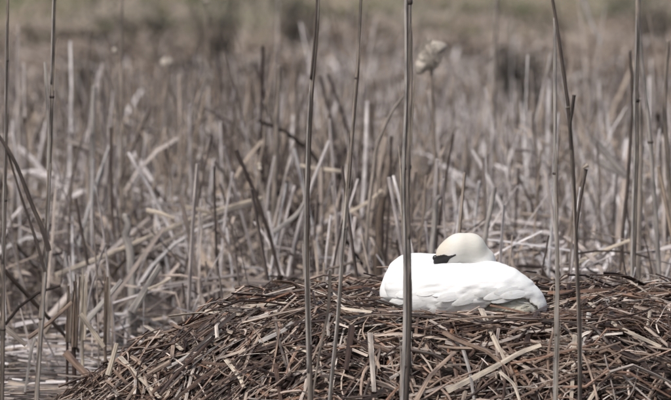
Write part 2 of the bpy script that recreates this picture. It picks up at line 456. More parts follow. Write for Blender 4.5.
def head_sdf(X, Y, Z):
    d = ell(X, Y, Z, (-.048, -.005, .258), (.073, .050, .054), R(20))
    d = smin(d, cone(X, Y, Z, (-.012, .0, .2755), (.030, .02, .268), .0610, .0625), .035)
    d = smin(d, cone(X, Y, Z, (.036, .02, .264), (.080, .04, .205), .062, .062), .03)
    d = smin(d, cone(X, Y, Z, (-.07, -.01, .236), (-.112, -.014, .207), .036, .019), .03)
    return d
def body_sdf(X, Y, Z):
    d = ell(X, Y, Z, (-.04, .05, .050), (.325, .20, .135), 0)
    d = smin(d, ell(X, Y, Z, (.19, .03, .050), (.175, .17, .095), R(-28)), .05)
    d = smin(d, ell(X, Y, Z, (-.20, .06, .09), (.16, .16, .125), R(-12)), .05)
    d = smin(d, ell(X, Y, Z, (.20, -.04, -.005), (.15, .135, .075), 0), .03)
    d = smin(d, cone(X, Y, Z, (.082, .05, .21), (.11, .07, .09), .060, .09), .03)
    d = d + .006 * (hash_noise(X * 13 + Z * 9 + 3, Z * 26 - X * 4 + Y * 9, 41) - .5)
    return smin(d, head_sdf(X, Y, Z), .02)
def near_wing(X, Y, Z):
    d = ell(X, Y, Z, (.010, -.10, .080), (.265, .105, .130), R(0))
    d = smin(d, ell(X, Y, Z, (-.18, -.07, .080), (.175, .10, .116), R(-10)), .05)
    d = smin(d, ell(X, Y, Z, (.215, -.06, .085), (.185, .10, .088), R(-36)), .05)
    zc = np.interp(X, [-.42, -.05, .05, .13, .26, .295, .38], [-.02, -.02, -.002, .036, .060, .040, -.035]) + .010 * (np.mod(X * 24, 1) - .5) * (X > .04) + .006 * (np.mod(X * 61 + .3, 1) - .5) * (X > .0)
    d = d + .010 * (hash_noise(X * 13 + Z * 9 + 3, Z * 26 - X * 4 + 7, 41) - .5) + .005 * (hash_noise(X * 30 + Z * 14, Z * 62 - X * 9, 42) - .5)   # ruffled coat
    d = np.maximum(d, (zc - Z) * .7)
    return d
def far_wing(X, Y, Z):
    d = ell(X, Y, Z, (-.02, .19, .11), (.27, .085, .120), R(-4))
    d = smin(d, ell(X, Y, Z, (-.20, .15, .115), (.145, .11, .118), R(-16)), .05)
    return d + .008 * (hash_noise(X * 15 + Z * 9, Z * 26 - X * 4, 43) - .5)

def swan_white():
    m, nt, bs = new_mat("swan_plumage")
    tc = nt.nodes.new("ShaderNodeTexCoord")
    sep = nt.nodes.new("ShaderNodeSeparateXYZ"); nt.links.new(tc.outputs['Object'], sep.inputs[0])
    def blob(c, r, edge0, edge1, scale=14, amp=.5):
        nz = nt.nodes.new("ShaderNodeTexNoise"); nz.inputs['Scale'].default_value = scale; nz.inputs['Detail'].default_value = 5
        nt.links.new(tc.outputs['Object'], nz.inputs['Vector'])
        v = nt.nodes.new("ShaderNodeVectorMath"); v.operation = 'SUBTRACT'; nt.links.new(tc.outputs['Object'], v.inputs[0]); v.inputs[1].default_value = c
        s = nt.nodes.new("ShaderNodeVectorMath"); s.operation = 'DIVIDE'; nt.links.new(v.outputs[0], s.inputs[0]); s.inputs[1].default_value = r
        l = nt.nodes.new("ShaderNodeVectorMath"); l.operation = 'LENGTH'; nt.links.new(s.outputs[0], l.inputs[0])
        d = math_node(nt, 'ADD', l.outputs['Value'], math_node(nt, 'MULTIPLY', math_node(nt, 'SUBTRACT', nz.outputs['Fac'], .5), amp))
        mr = nt.nodes.new("ShaderNodeMapRange"); mr.interpolation_type = 'SMOOTHSTEP'
        mr.inputs[1].default_value = edge0; mr.inputs[2].default_value = edge1; mr.inputs[3].default_value = 1; mr.inputs[4].default_value = 0
        nt.links.new(d, mr.inputs[0]); return mr.outputs[0]
    base = (.75, .745, .738)
    c = mix_rgb(nt, math_node(nt, 'MULTIPLY', blob((-.11, 0, .275), (.085, .09, .075), .35, 1.2, 30, .3), .95), base, (.38, .285, .185))
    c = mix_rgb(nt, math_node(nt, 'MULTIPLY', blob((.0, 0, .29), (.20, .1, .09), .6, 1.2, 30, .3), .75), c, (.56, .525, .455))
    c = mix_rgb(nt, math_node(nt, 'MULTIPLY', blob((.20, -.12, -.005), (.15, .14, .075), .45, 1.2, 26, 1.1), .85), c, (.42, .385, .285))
    nt.links.new(c, bs.inputs['Base Color']); bs.inputs['Roughness'].default_value = .75
    bs.inputs['Sheen Weight'].default_value = .15
    bs.inputs['Specular IOR Level'].default_value = .2
    vz = nt.nodes.new("ShaderNodeTexNoise"); vz.inputs['Scale'].default_value = 60; vz.inputs['Detail'].default_value = 4
    mp = nt.nodes.new("ShaderNodeVectorMath"); mp.operation = 'MULTIPLY'; mp.inputs[1].default_value = (.35, 1.6, 1.6)
    nt.links.new(tc.outputs['Object'], mp.inputs[0]); nt.links.new(mp.outputs[0], vz.inputs['Vector'])
    bp = nt.nodes.new("ShaderNodeBump"); bp.inputs['Strength'].default_value = .3; bp.inputs['Distance'].default_value = .004
    nt.links.new(vz.outputs['Fac'], bp.inputs['Height']); nt.links.new(bp.outputs[0], bs.inputs['Normal'])
    return m
def plain(name, col, rough, spec=.4):
    m, nt, bs = new_mat(name)
    nz = nt.nodes.new("ShaderNodeTexNoise"); nz.inputs['Scale'].default_value = 90; nz.inputs['Detail'].default_value = 4
    r = ramp(nt, [(.3, tuple(v * .8 for v in col)), (.7, tuple(min(1, v * 1.15) for v in col))])
    tc = nt.nodes.new("ShaderNodeTexCoord"); nt.links.new(tc.outputs['Object'], nz.inputs['Vector'])
    nt.links.new(nz.outputs['Fac'], r.inputs[0]); nt.links.new(r.outputs[0], bs.inputs['Base Color'])
    bs.inputs['Roughness'].default_value = rough; bs.inputs['Specular IOR Level'].default_value = spec
    return m
M['swan'] = swan_white()
M['black_skin'] = plain("black_face_skin", (.014, .012, .012), .32)
M['bill'] = plain("pinkish_orange_bill", (.20, .10, .075), .45)
M['eye'] = plain("eye", (.01, .008, .007), .1, .6)
M['fluff'] = plain("cattail_fluff", (.38, .335, .29), .95, .05)

SW = at(463, 308, 0.0)
swan = empty("swan", SW)
tag(swan, "white swan asleep on the nest with its head tucked into its back", "swan")
def swan_part(name, f, lo, hi, h, mat, parent=swan):
    return link(name, mesh_of(name, *surface_net(f, lo, hi, h), mat), parent)
body = swan_part("body", body_sdf, (-.42, -.22, -.12), (.42, .33, .37), .0062, M['swan'])
wing = swan_part("wing", near_wing, (-.42, -.26, -.06), (.42, .06, .25), .0055, M['swan'])
swan_part("wing", far_wing, (-.40, .02, -.06), (.32, .32, .28), .0065, M['swan'])
def lore(X, Y, Z):
    shell = np.abs(head_sdf(X, Y, Z)) - .0022
    # wedge from the eye to the bill base, on both sides of the head
    ax, az, bx, bz = -.036, .2425, -.108, .214
    ex, ez = bx - ax, bz - az; Ln = math.hypot(ex, ez); ex /= Ln; ez /= Ln
    t = (X - ax) * ex + (Z - az) * ez; q = -(X - ax) * ez + (Z - az) * ex
    half = np.interp(t, [0, .01, .03, .045, .085, .12], [.004, .0045, .008, .021, .026, .03])
    d = np.maximum(np.abs(q) - half, np.maximum(-t - .003, t - .105))
    return np.maximum(shell, d * .9)
swan_part("face_mask", lore, (-.16, -.08, .13), (-.01, .06, .30), .0027, M['black_skin'])
def bill_f(X, Y, Z):
    d = cone(X, Y, Z, (-.104, -.010, .206), (-.150, -.004, .150), .018, .012)
    return smin(d, cone(X, Y, Z, (-.150, -.004, .150), (-.170, -.0, .115), .012, .010), .01)
bill = swan_part("bill", bill_f, (-.21, -.06, .08), (-.07, .03, .25), .0032, M['bill'])
def knob_f(X, Y, Z): return ell(X, Y, Z, (-.123, -.014, .226), (.015, .013, .014))
swan_part("bill_knob", knob_f, (-.15, -.04, .20), (-.10, .01, .25), .0027, M['black_skin'], bill)
def eye_f(X, Y, Z): return ell(X, Y, Z, (-.040, -.0535, .2415), (.0055, .004, .0055))
swan_part("eye", eye_f, (-.055, -.065, .23), (-.03, -.04, .255), .0013, M['eye'])

# feathers lying on the near wing
def feather_mesh(l, w, n=7):
    t = np.linspace(0, 1, n); ww = w * np.sin(np.pi * np.clip(t * .86 + .10, 0, 1)) ** .6; ww[-1] = w * .18
    zz = .06 * l * (t - .5) ** 2
    V, F = [], []
    for i in range(n):
        for j, s in enumerate((-1, -.5, 0, .5, 1)):
            V.append((t[i] * l, s * ww[i] * .5, -zz[i] * 1.6 - .05 * ww[i] * s * s))
    for i in range(n - 1):
        for j in range(4):
            a = i * 5 + j; F.append((a, a + 1, a + 6, a + 5))
    me = bpy.data.meshes.new("feather"); me.from_pydata(V, [], F)
    me.polygons.foreach_set("use_smooth", [True] * len(F)); me.materials.append(M['swan']); return me
# soft barbs of the plumage lying over the body, head and wings
def plumage(me, n, head_too, parent):
    co = np.zeros(len(me.vertices) * 3); me.vertices.foreach_get("co", co); co = co.reshape(-1, 3)
    no = np.zeros(len(me.vertices) * 3); me.vertices.foreach_get("normal", no); no = no.reshape(-1, 3)
    ok = (no[:, 1] < .3) & (co[:, 2] > -.05) & (co[:, 2] < .045) & (co[:, 0] > .06); co, no = co[ok], no[ok]
    i = rng.randint(0, len(co), n); p = co[i] + rng.randn(n, 3) * .003; nn = norm(no[i])
    hd = (head_sdf(p[:, 0], p[:, 1], p[:, 2]) < .006) & (p[:, 2] > .15) if head_too else np.zeros(n, bool)
    d = np.where(hd[:, None], np.array([.9, .2, -.45]), np.array([-1, 0, -.35])) + rng.randn(n, 3) * .12
    d = norm(d - nn * (d * nn).sum(1, keepdims=True))
    L = np.where(hd, rng.uniform(.006, .014, n), rng.uniform(.018, .045, n)); w = np.where(hd, .0016, rng.uniform(.003, .007, n))
    keep = ~(hd & (lore(p[:, 0], p[:, 1], p[:, 2]) < .010)) & (head_too == False) | (hd & (lore(p[:, 0], p[:, 1], p[:, 2]) > .008)) | (~hd)
    keep &= ~((np.abs(p[:, 0] + .085) < .055) & (p[:, 2] > .17) & (p[:, 1] > -.09) & ~hd)      # nothing across the face
    p, nn, d, L, w = p[keep], nn[keep], d[keep], L[keep], w[keep]; m_ = len(p)
    t = np.array([0, .35, .7, 1.])[None, :, None]
    C = p[:, None] + d[:, None] * L[:, None, None] * t + nn[:, None] * (.0004 + (rng.rand(m_) * .0012)[:, None, None] * t)
    C[:, 0] -= nn * .001
    W = w[:, None] * np.array([.7, 1, .8, .2])[None]
    me_ = strips("plumage", C, W, W * .08 + .0002, nn, M['swan'], smooth=True)
    me_.normals_split_custom_set_from_vertices(np.repeat(norm(nn + rng.randn(m_, 3) * .07), 16, 0).tolist())      # barbs shade with the coat they lie in
    o = link("plumage", me_, parent); o["kind"] = "stuff"
plumage(body.data, 700, False, body)

fm = [feather_mesh(.075, .040), feather_mesh(.105, .042), feather_mesh(.15, .040)]
def wing_surface(x, z):
    ys = np.linspace(-.30, -.02, 400); s = near_wing(np.full_like(ys, x), ys, np.full_like(ys, z))
    i = np.argmax(s < 0)
    if not (s < 0).any(): return None
    y = ys[i]; e = .012
    g = np.array([near_wing(np.array([x + a]), np.array([y + b]), np.array([z + c]))[0] - near_wing(np.array([x - a]), np.array([y - b]), np.array([z - c]))[0]
                  for a, b, c in ((e, 0, 0), (0, e, 0), (0, 0, e))])
    return np.array([x, y, z]), g / np.linalg.norm(g)
for row, (z0, dz, kind, step) in enumerate([(.046, -.03, 2, .034), (.086, -.01, 1, .031)]):
    x = .29 - row * .03
    while x > -.26:
        hit = wing_surface(x, z0 + dz * (x < 0) + rng.randn() * .011 + (.035 if row == 0 and x > .08 else 0))
        if hit is not None and hit[1][1] < -.15:
            p, n_ = hit
            d = np.array([-1, 0, -.18 + rng.randn() * .07]); d -= n_ * (d @ n_); d /= np.linalg.norm(d)
            sd_ = np.cross(n_, d)
            m = Matrix(((d[0], sd_[0], n_[0], p[0] + n_[0] * .0002), (d[1], sd_[1], n_[1], p[1] + n_[1] * .0002), (d[2], sd_[2], n_[2], p[2] + n_[2] * .0002), (0, 0, 0, 1)))
            o = link("feather", fm[kind], wing); o.matrix_basis = m
        x -= step

# ------------------------------------------------------------------ standing stems that can be told apart
def smooth_path(P, K):
    P = np.asarray(P, float); n = len(P); t = np.linspace(0, n - 1, K)
    if n < 3: return np.stack([np.interp(t, range(n), P[:, j]) for j in range(3)], -1)
    out = []
    for tt in t:
        i = min(int(tt), n - 2); f = tt - i
        p0, p1, p2, p3 = P[max(i - 1, 0)], P[i], P[i + 1], P[min(i + 2, n - 1)]
        out.append(.5 * ((2 * p1) + (-p0 + p2) * f + (2 * p0 - 5 * p1 + 4 * p2 - p3) * f * f + (-p0 + 3 * p1 - 3 * p2 + p3) * f ** 3))
    return np.array(out)

def stem(name, label, cat, pts, Y, wpx, mat='stem', ground=True, sheath=None, sheath_mat=None, nodes=(), group=None, flat=.75, smooth_it=True, Y2=None):
    """pts top to bottom in the photograph, standing at depth Y (its top leaning to Y2)"""
    n = len(pts); ys = np.linspace(Y if Y2 is None else Y2, Y, n)
    P = [at(x, y, yy) for (x, y), yy in zip(pts, ys)]
    if ground:
        d = P[-1] - P[-2]; d = d / abs(d[2]); gz = min(float(terrain(P[-1][0], P[-1][1])), 0) - .04
        P.append(P[-1] + d * (P[-1][2] - gz) * np.array([.4, .4, 1]))
        P[-1][2] = gz
    K = 70 if smooth_it else len(P)
    Q = smooth_path(P, K) if smooth_it else np.array(P)
    base = Q[-1].copy()
    root = empty(name, base); tag(root, label, cat, group)
    s = np.linspace(0, 1, K); w0 = wpx * px_m(Y) * (.88 if Y < -1 else 1)
    w = w0 * (.72 + .35 * s) * (1 + .03 * np.sin(s * 23 + rng.rand() * 6) + .05 * np.convolve(rng.randn(K + 4), np.ones(5) / 5, 'valid'))
    th = w * flat
    for f in nodes:
        i = int(round(f * (K - 1))); w[i - 1:i + 1] *= 1.22; th[i - 1:i + 1] *= 1.22; w[:i] *= .94; th[:i] *= .94
    Q = Q + np.stack([np.sin(s * 17 + rng.rand() * 6), s * 0, s * 0], -1) * w0 * .05
    Q[:, 0] += np.convolve(np.cumsum(rng.randn(K + 8)) * w0 * .05, np.ones(9) / 9, 'valid') * np.sin(s * np.pi)
    link("stalk", strips("stalk", (Q - base)[None], w[None], th[None], np.array([[0, -1, .0]]), M[mat], sides=10, smooth=True), root)
    for f in nodes:
        i = int(round(f * (K - 1))); a_, b2 = Q[i], Q[min(i + 1, K - 1)]; dd = (b2 - a_) / np.linalg.norm(b2 - a_); hh = w0 * .28
        nq = np.stack([a_ - dd * hh, a_ - dd * hh * .4, a_ + dd * hh * .4, a_ + dd * hh]); nw = w[i] * np.array([.98, 1.16, 1.16, .98])
        link("node", strips("node", (nq - base)[None], nw[None], nw[None] * flat, np.array([[0, -1, 0]]), M['dark_stem' if mat != 'dark_stem' else 'stem'], sides=10, smooth=True), root)
    for (f0, f1, sgn, sm) in (sheath or []):
        i0, i1 = int(f0 * (K - 1)), max(int(f1 * (K - 1)), int(f0 * (K - 1)) + 4)
        q = Q[i0:i1] + np.array([sgn * w0 * .27, -w0 * .36, 0]); kk = len(q)
        ww = w[i0:i1] * .46 * np.concatenate([np.linspace(.3, 1, 3), np.ones(kk - 3)])
        link("leaf_sheath", strips("leaf_sheath", (q - base)[None], ww[None], ww[None] * .4, np.array([[sgn * .4, -1, 0]]), M[sm], sides=6, smooth=True), root)
    if Y < -1:
        for q in range(4):                                                  # dry strips peeling off the stalk
            i0 = rng.randint(6, K - 22); m_ = rng.randint(9, 16); sg = rng.choice([-1, 1]); tt = np.linspace(0, 1, m_)
            q_ = Q[i0:i0 + m_][::-1] + np.stack([sg * w0 * (.42 + rng.uniform(.1, .9) * tt ** 2.5), -w0 * .35 - w0 * tt ** 2 * .3, 0 * tt], -1)
            wv = w0 * rng.uniform(.12, .26) * (1 - .7 * tt)
            link("peeling_strip", strips("peeling_strip", (q_ - base)[None], wv[None], wv[None] * .3 + .001, np.array([[sg * .5, -1, 0]]), M[rng.choice(['pale_stem', 'stem', 'straw', 'brown'])], cup=.1), root)
    return root, base, Q

def blade(root, base, pts, Y, wpx, mat='stem', name="leaf", thick=.2):
    Q = smooth_path([at(x, y, Y) for x, y in pts], 12); k = len(Q)
    w = wpx * px_m(Y) * np.linspace(1, .55, k)
    link(name, strips(name, (Q - base)[None], w[None], w[None] * thick + .002, np.array([[.1, -1, .1]]), M[mat], cup=.12), root)

FG = -2.0
G_STEM = None
stem("standing_reed", "slim upright brown stem hugging the left edge of the picture", "reed", [(8, -8), (6, 100), (4, 250), (2, 404)], FG, 5, 'stem',
     sheath=[(.1, .55, -1, 'pale_stem')], nodes=(.18, .42, .63))
r_, b_, _ = stem("standing_reed", "grey stem with a broken side shoot, near the left edge", "reed", [(55, -8), (53, 40), (50, 110), (47, 190), (41, 300), (36, 404)], FG, 5.6, 'stem',
                 sheath=[(.0, .3, -1, 'pale_stem'), (.45, .95, 1, 'pale_stem')], nodes=(.3, .7))
blade(r_, b_, [(45, 62), (47, 100), (49, 140), (48, 170)], FG - .02, 3.2, 'pale_stem', "side_shoot")
blade(r_, b_, [(35, 338), (31, 352), (25, 392)], FG - .03, 4, 'pale_stem', "drooping_leaf")
blade(r_, b_, [(49, 251), (42, 228), (32, 205), (14, 160), (-8, 126)], FG - .05, 5.5, 'dark_stem', "bent_leaf", .35)
blade(r_, b_, [(45, 272), (38, 247), (30, 222), (20, 193), (7, 150)], FG - .04, 3.6, 'dark_stem', "bent_leaf", .35)
r_, b_, _ = stem("standing_reed", "slender dark-edged stem left of centre, first one left of the leaning stem", "reed", [(318, -8), (316, 50), (312, 130), (311, 220), (311, 300), (312, 404)], FG, 6.4, 'stem',
     sheath=[(.0, .26, -1, 'dark_stem'), (.26, .8, -1, 'pale_stem'), (.1, .9, 1, 'dark_stem')], nodes=(.5,))
r_, b_, _ = stem("standing_reed", "thin stem leaning to the right at centre, between two straight stems", "reed", [(361, -8), (358, 60), (353, 120), (346, 200), (338, 300), (329, 404)], FG, 4.8, 'stem',
     sheath=[(.15, .5, 1, 'dark_stem'), (.5, .98, -1, 'pale_stem')], nodes=(.22, .55))
blade(r_, b_, [(330, 270), (328, 310), (320, 350), (312, 400)], FG + .1, 3.4, 'stem')
stem("standing_reed", "thickest upright stem, crossing in front of the swan's left side", "reed", [(409, -8), (407, 100), (405, 200), (404, 300), (402, 404)], FG, 11.2, 'stem',
     sheath=[(.0, .95, -1, 'pale_stem'), (.08, .5, 1, 'stem'), (.55, .98, 1, 'dark_stem')], nodes=(.03, .33, .72))
r_, b_, _ = stem("standing_reed", "pale blue-grey stem just right of the swan's body", "reed", [(555, 18), (554, 100), (554, 200), (555, 300), (554, 404)], FG + .1, 5.6, 'pale_stem',
     sheath=[(.3, .95, 1, 'stem')], nodes=(.35, .66))
r_, b_, _ = stem("standing_reed", "dark curving stem with a short forked stub, right of the pale stem", "reed", [(551, -10), (559, 40), (567, 100), (572, 160), (576, 250), (579, 330), (579, 404)], FG - .1, 5.2, 'dark_stem',
     sheath=[(.42, .98, -1, 'stem')], nodes=(.3,))
blade(r_, b_, [(574, 95), (572, 112), (570, 128), (571, 150)], FG - .12, 3.8, 'dark_stem', "side_stub", .7)
blade(r_, b_, [(586, 169), (581, 195), (577, 225), (577, 250)], FG - .12, 3.8, 'dark_stem', "side_stub", .7)
blade(r_, b_, [(588, 165), (583, 168)], FG - .13, 4.2, 'straw', "pale_broken_tip", .6)
# stems behind the nest, nearly sharp
stem("standing_reed", "tallest light brown stem behind the nest at the right edge", "reed", [(638, -8), (636, 80), (634, 180), (633, 300)], 1.9, 6.5, 'stem', sheath=[(.1, .9, -1, 'pale_stem')], nodes=(.3,))
stem("standing_reed", "pale curving stem behind the nest, bowed outward at the right edge", "reed", [(636, -8), (642, 60), (650, 140), (656, 210), (660, 300)], 2.3, 5, 'pale_stem', nodes=(.4,))
stem("standing_reed", "short dark-topped stem behind the nest, beside the tallest one at right", "reed", [(630, 50), (632, 110), (629, 170), (624, 230), (621, 300)], 2.6, 4, 'dark_stem')
stem("standing_reed", "stout blurred stem with a cut top, right of the tallest one", "reed", [(640, 98), (641, 180), (639, 300)], 3.2, 6, 'stem')
stem("standing_reed", "blurred upright brown stem rising to the top edge at left", "reed", [(121, -8), (122, 100), (123, 190), (124, 270)], 7, 5, 'stem')
stem("standing_reed", "thin blurred stem at the far right edge above the nest", "reed", [(668, 40), (664, 110), (668, 200), (670, 300)], 3.0, 5, 'stem')
stem("standing_reed", "upright blurred stem beside the ruptured cattail head", "reed", [(497, -8), (495, 90), (493, 190), (492, 280)], 9, 5, 'stem')
stem("standing_reed", "blurred curved stem bowing right above the swan", "reed", [(404, 95), (388, 118), (378, 145), (374, 170), (368, 230)], 3.0, 4, 'stem')
stem("cut_reed", "pale upright cut reed, second from the left edge in the reed bed", "reed", [(94, 86), (93, 130), (91, 190), (86, 250)], 6.0, 7, 'pale_stem')
stem("cut_reed", "brown cut reed standing left of the slender dark-edged stem", "reed", [(279, 66), (276, 110), (274, 150), (272, 240)], 5.0, 6, 'stem')
stem("cut_reed", "pale round-topped cut reed close behind the swan's head", "reed", [(440, 196), (434, 208), (431, 250), (430, 275)], 2.6, 6.5, 'pale_stem')
stem("cut_reed", "pale cut reed standing right of the swan's head", "reed", [(495, 187), (491, 210), (487, 245), (486, 275)], 2.6, 6, 'pale_stem')
stem("cut_reed", "brown broad cut reed standing left of the swan", "reed", [(382, 196), (381, 230), (380, 275)], 2.8, 10, 'brown')
stem("cut_reed", "pale wide cut reed with ragged top, above the diagonal fallen reed", "reed", [(126, 214), (129, 230), (131, 262)], 3.5, 9, 'pale_stem')
for x, y0, y1, w, m, lab in [(75, 272, 345, 8, 'nest', "thick brown broken stub standing in the water at left"),
                             (84, 266, 338, 6, 'straw', "tan broken stub in the water, right one of the pair at left"),
                             (107, 268, 340, 6, 'brown', "rotten brown stub at the left foot of the nest"),
                             (69, 284, 340, 5, 'nest', "thin brown stub left of the thick stub in the water")]:
    r_, b_, _ = stem("reed_stub", lab, "reed", [(x, y0 + 9), (x - .5, (y0 + y1) / 2), (x - 1, y1)], 1.0, w * .55, m, flat=.5)
    for q in range(4):
        xx = x + (q - 1.5) * w * .27; yt = y0 + abs(rng.randn()) * 11
        blade(r_, b_, [(xx - 1 + rng.randn() * .6, y1 + 2), (xx, (y0 + y1) / 2), (xx + rng.randn() * 1.3, yt)], .98 - .01 * q, w * rng.uniform(.25, .45), [m, 'stem', 'straw', 'brown'][rng.randint(4)], "splinter", .3)

def fallen(lab, pts, Y, wpx, mat, Y2=None):
    n = len(pts); ys = np.linspace(Y, Y if Y2 is None else Y2, n)
    Q = smooth_path([at(x, y, yy) for (x, y), yy in zip(pts, ys)], 12); base = Q.mean(0)
    w = wpx * px_m(Y) * np.linspace(1, .75, 12)
    o = link("fallen_reed", strips("fallen_reed", (Q - base)[None], w[None], w[None] * .45, np.array([[0, -1, .3]]), M[mat], sides=6, cup=.05), None)
    o.location = base; tag(o, lab, "reed")
fallen("long tan reed fallen diagonally across the bed at left", [(56, 275), (100, 258), (150, 237), (200, 216), (262, 198)], 3.0, 6, 'straw', 4.4)
fallen("thinner reed lying under the long diagonal one at left", [(130, 262), (170, 240), (215, 216), (258, 203)], 3.8, 4, 'stem', 4.6)
fallen("short pale straw tilted just above the long diagonal reed, left one", [(146, 210), (160, 213), (174, 218)], 3.2, 4.5, 'straw')
fallen("short pale straw tilted above the long diagonal reed, right one", [(182, 206), (196, 209), (211, 213)], 3.4, 4.5, 'straw')
fallen("pale slat slanting up behind the nest at far left of it", [(132, 312), (145, 290), (160, 266)], 1.6, 8, 'pale_stem')
fallen("white-tipped straw slanting up at the water's far edge", [(88, 320), (105, 300), (122, 280)], 1.4, 6, 'pale_stem')
fallen("thin pale twig above the slanting slat behind the nest", [(148, 289), (160, 284), (171, 278)], 1.5, 3, 'straw')
fallen("pale straight straw lying left of the leaning stem, highest of its kind", [(300, 166), (322, 169), (345, 172)], 5, 4.5, 'straw')
fallen("pale straw slanting up left of the leaning stem", [(350, 212), (368, 202), (382, 190)], 4, 4, 'straw')
fallen("pale straw slanting up to the right behind the nest, near the dark stem", [(574, 264), (600, 252), (630, 240)], 2.4, 4, 'straw')
fallen("broad grey slat leaning left among reeds at right", [(592, 138), (607, 155), (626, 175)], 5.5, 9, 'pale_stem')
fallen("short grey slat under the broad leaning one at right", [(596, 160), (612, 169), (628, 178)], 5.5, 7, 'pale_stem')
fallen("grey straw crossing low behind the nest, left of the slender stem", [(274, 232), (296, 215), (306, 200)], 3.4, 5, 'pale_stem')
fallen("blurred slanting grey stick at the top right", [(583, -4), (590, 20), (602, 45)], 14, 5, 'pale_stem')
fallen("brown broken reed crossing the bent dark reed at lower left", [(28, 338), (50, 322), (72, 302)], .6, 4.5, 'nest')
fallen("grey-brown reed slanting down to the stubs from the left edge", [(4, 270), (30, 298), (56, 326), (82, 354)], 1.6, 4.5, 'brown', 2.2)
fallen("tan reed leaning against the stubs at left", [(80, 314), (92, 330), (104, 347)], .7, 5.5, 'straw')
fallen("pale reed leaning inward at the water's near edge", [(65, 352), (78, 366), (90, 378)], .2, 8, 'nest')
fallen("pale reed stump tilted at the nest's lower left", [(108, 375), (113, 358), (117, 343)], -.6, 6, 'straw')
fallen("pale leaf lying across the stem at lower left", [(2, 326), (14, 335), (26, 345)], .3, 6, 'stem')

# burst cattail head
r_, b_, Q_ = stem("cattail", "blurred cattail with a pale burst seed head above the swan", "cattail", [(431, 58), (434, 110), (437, 180), (440, 280)], 5.5, 4.5, 'stem')
hc = at(430, 55, 5.5); u = px_m(5.5)
def fluff_f(X, Y, Z):
    d = ell(X, Y, Z, (0, 0, 0), (.054, .048, .076), R(-25))
    d = smin(d, ell(X, Y, Z, (.05, .0, .05), (.045, .04, .030), 0), .03)
    d = smin(d, ell(X, Y, Z, (-.045, .0, -.06), (.035, .04, .05), R(-20)), .03)
    return d + .016 * (hash_noise(X * 44 + Y * 29, Z * 44 - Y * 23, 31) - .5)
fo = link("seed_head", mesh_of("seed_head", *surface_net(fluff_f, (-.14, -.11, -.16), (.16, .11, .15), .010), M['fluff']), r_)
fo.location = hc - b_
n = 500; dirs = norm(rng.randn(n, 3)); st = dirs * np.array([.05, .045, .075]) * .9
fl = np.stack([st, st + dirs * .022, st + dirs * rng.uniform(.01, .028, (n, 1)) + rng.randn(n, 3) * .010], 1)
ho = link("fluff", strips("fluff", fl, .0028, .002, norm(np.cross(dirs, rng.randn(n, 3))), M['fluff'], sides=3), fo); ho["kind"] = "stuff"
# small pale tufts that catch the eye in the bed
def tuft(lab, px, py, Y, wpx, hpx):
    c = at(px, py, Y); k = px_m(Y)
    def f(X, Y_, Z): return ell(X, Y_, Z, (0, 0, 0), (wpx * k / 2, wpx * k / 2.4, hpx * k / 2), .3) + .018 * (hash_noise(X * 40 + 5, Z * 40 + Y_ * 31, int(px)) - .5)
    m_ = max(wpx, hpx) * k * .75
    root, b, Q = stem("cattail", lab, "cattail", [(px, py), (px + 1, py + 60), (px + 2, py + 110)], Y, 3, 'stem')
    o = link("seed_head", mesh_of("seed_head", *surface_net(f, (-m_,) * 3, (m_,) * 3, m_ / 9), M['fluff']), root); o.location = c - b
tuft("small blurred cattail with a whitish worn head at upper left", 167, 63, 12, 13, 10)
tuft("tiny pale-tipped stalk at the top edge, left of centre", 206, 1, 14, 6, 6)
tuft("tiny pale-tipped stalk left of the upright blurred brown stem", 115, 50, 10, 5, 6)
tuft("tiny pale-tipped stalk beside the slender dark-edged stem", 260, 167, 4.5, 6, 8)

# ------------------------------------------------------------------ the reed bed
def half_w(y, m=1.0): return (y + CAM_D) * .075 * m + .15
def in_nest(x, y): return np.hypot(x - NX, (y - NY) / .86) < 1.80

def stalk_lines(n, H, K=6, lean=.10):
    """unit-less centre lines from the origin upward"""
    t = np.linspace(0, 1, K)[None, :]
    lx, ly = rng.randn(n) * lean, rng.randn(n) * lean; cx, cy = rng.randn(n) * .08, rng.randn(n) * .08
    X = (lx[:, None] * t + cx[:, None] * t ** 2) * H[:, None]; Y = (ly[:, None] * t + cy[:, None] * t ** 2) * H[:, None]
    return np.stack([X, Y, t * H[:, None]], -1)
def kink_lines(n, H, K=8, lean=.14):
    C = stalk_lines(n, H, K, lean); az = rng.rand(n) * 2 * np.pi; j = rng.randint(3, 6, n)
    drop = rng.uniform(-1.1, .55, n)
    for i in range(n):
        s = H[i] / (K - 1) * rng.uniform(.7, 1.2)
        dv = np.array([math.cos(az[i]), math.sin(az[i]) * .6, drop[i]]); dv /= np.linalg.norm(dv)
        for q in range(j[i], K): C[i, q] = C[i, j[i] - 1] + dv * s * (q - j[i] + 1); C[i, q, 2] -= .02 * (q - j[i]) ** 2
    C[:, :, 2] = np.maximum(C[:, :, 2], .01)
    return C
def leaf_lines(n, H, K=7):
    t = np.linspace(0, 1, K)[None, :]; az = rng.rand(n) * 2 * np.pi; a = rng.uniform(.1, .75, n)
    rad = a[:, None] * t ** 1.7 * H[:, None]
    Z = (t - .5 * a[:, None] * t ** 3) * H[:, None]
    return np.stack([rad * np.cos(az)[:, None], rad * np.sin(az)[:, None], np.maximum(Z, .01)], -1)
def flat_normals(n): return norm(np.stack([rng.randn(n), rng.randn(n) - .3, rng.randn(n) * .1 + .05], -1))

def scatter(n, y0, y1, p=1.0, m=1.25):
    y = y0 + (y1 - y0) * rng.rand(n * 2) ** p; x = (rng.rand(n * 2) * 2 - 1) * half_w(y, m)
    ok = ~in_nest(x, y)
    if y0 > 0: ok &= ~((x < -.75) & (y < 4.0) & (rng.rand(len(x)) < .45))                # open water left of the nest
    return x[ok][:n], y[ok][:n]

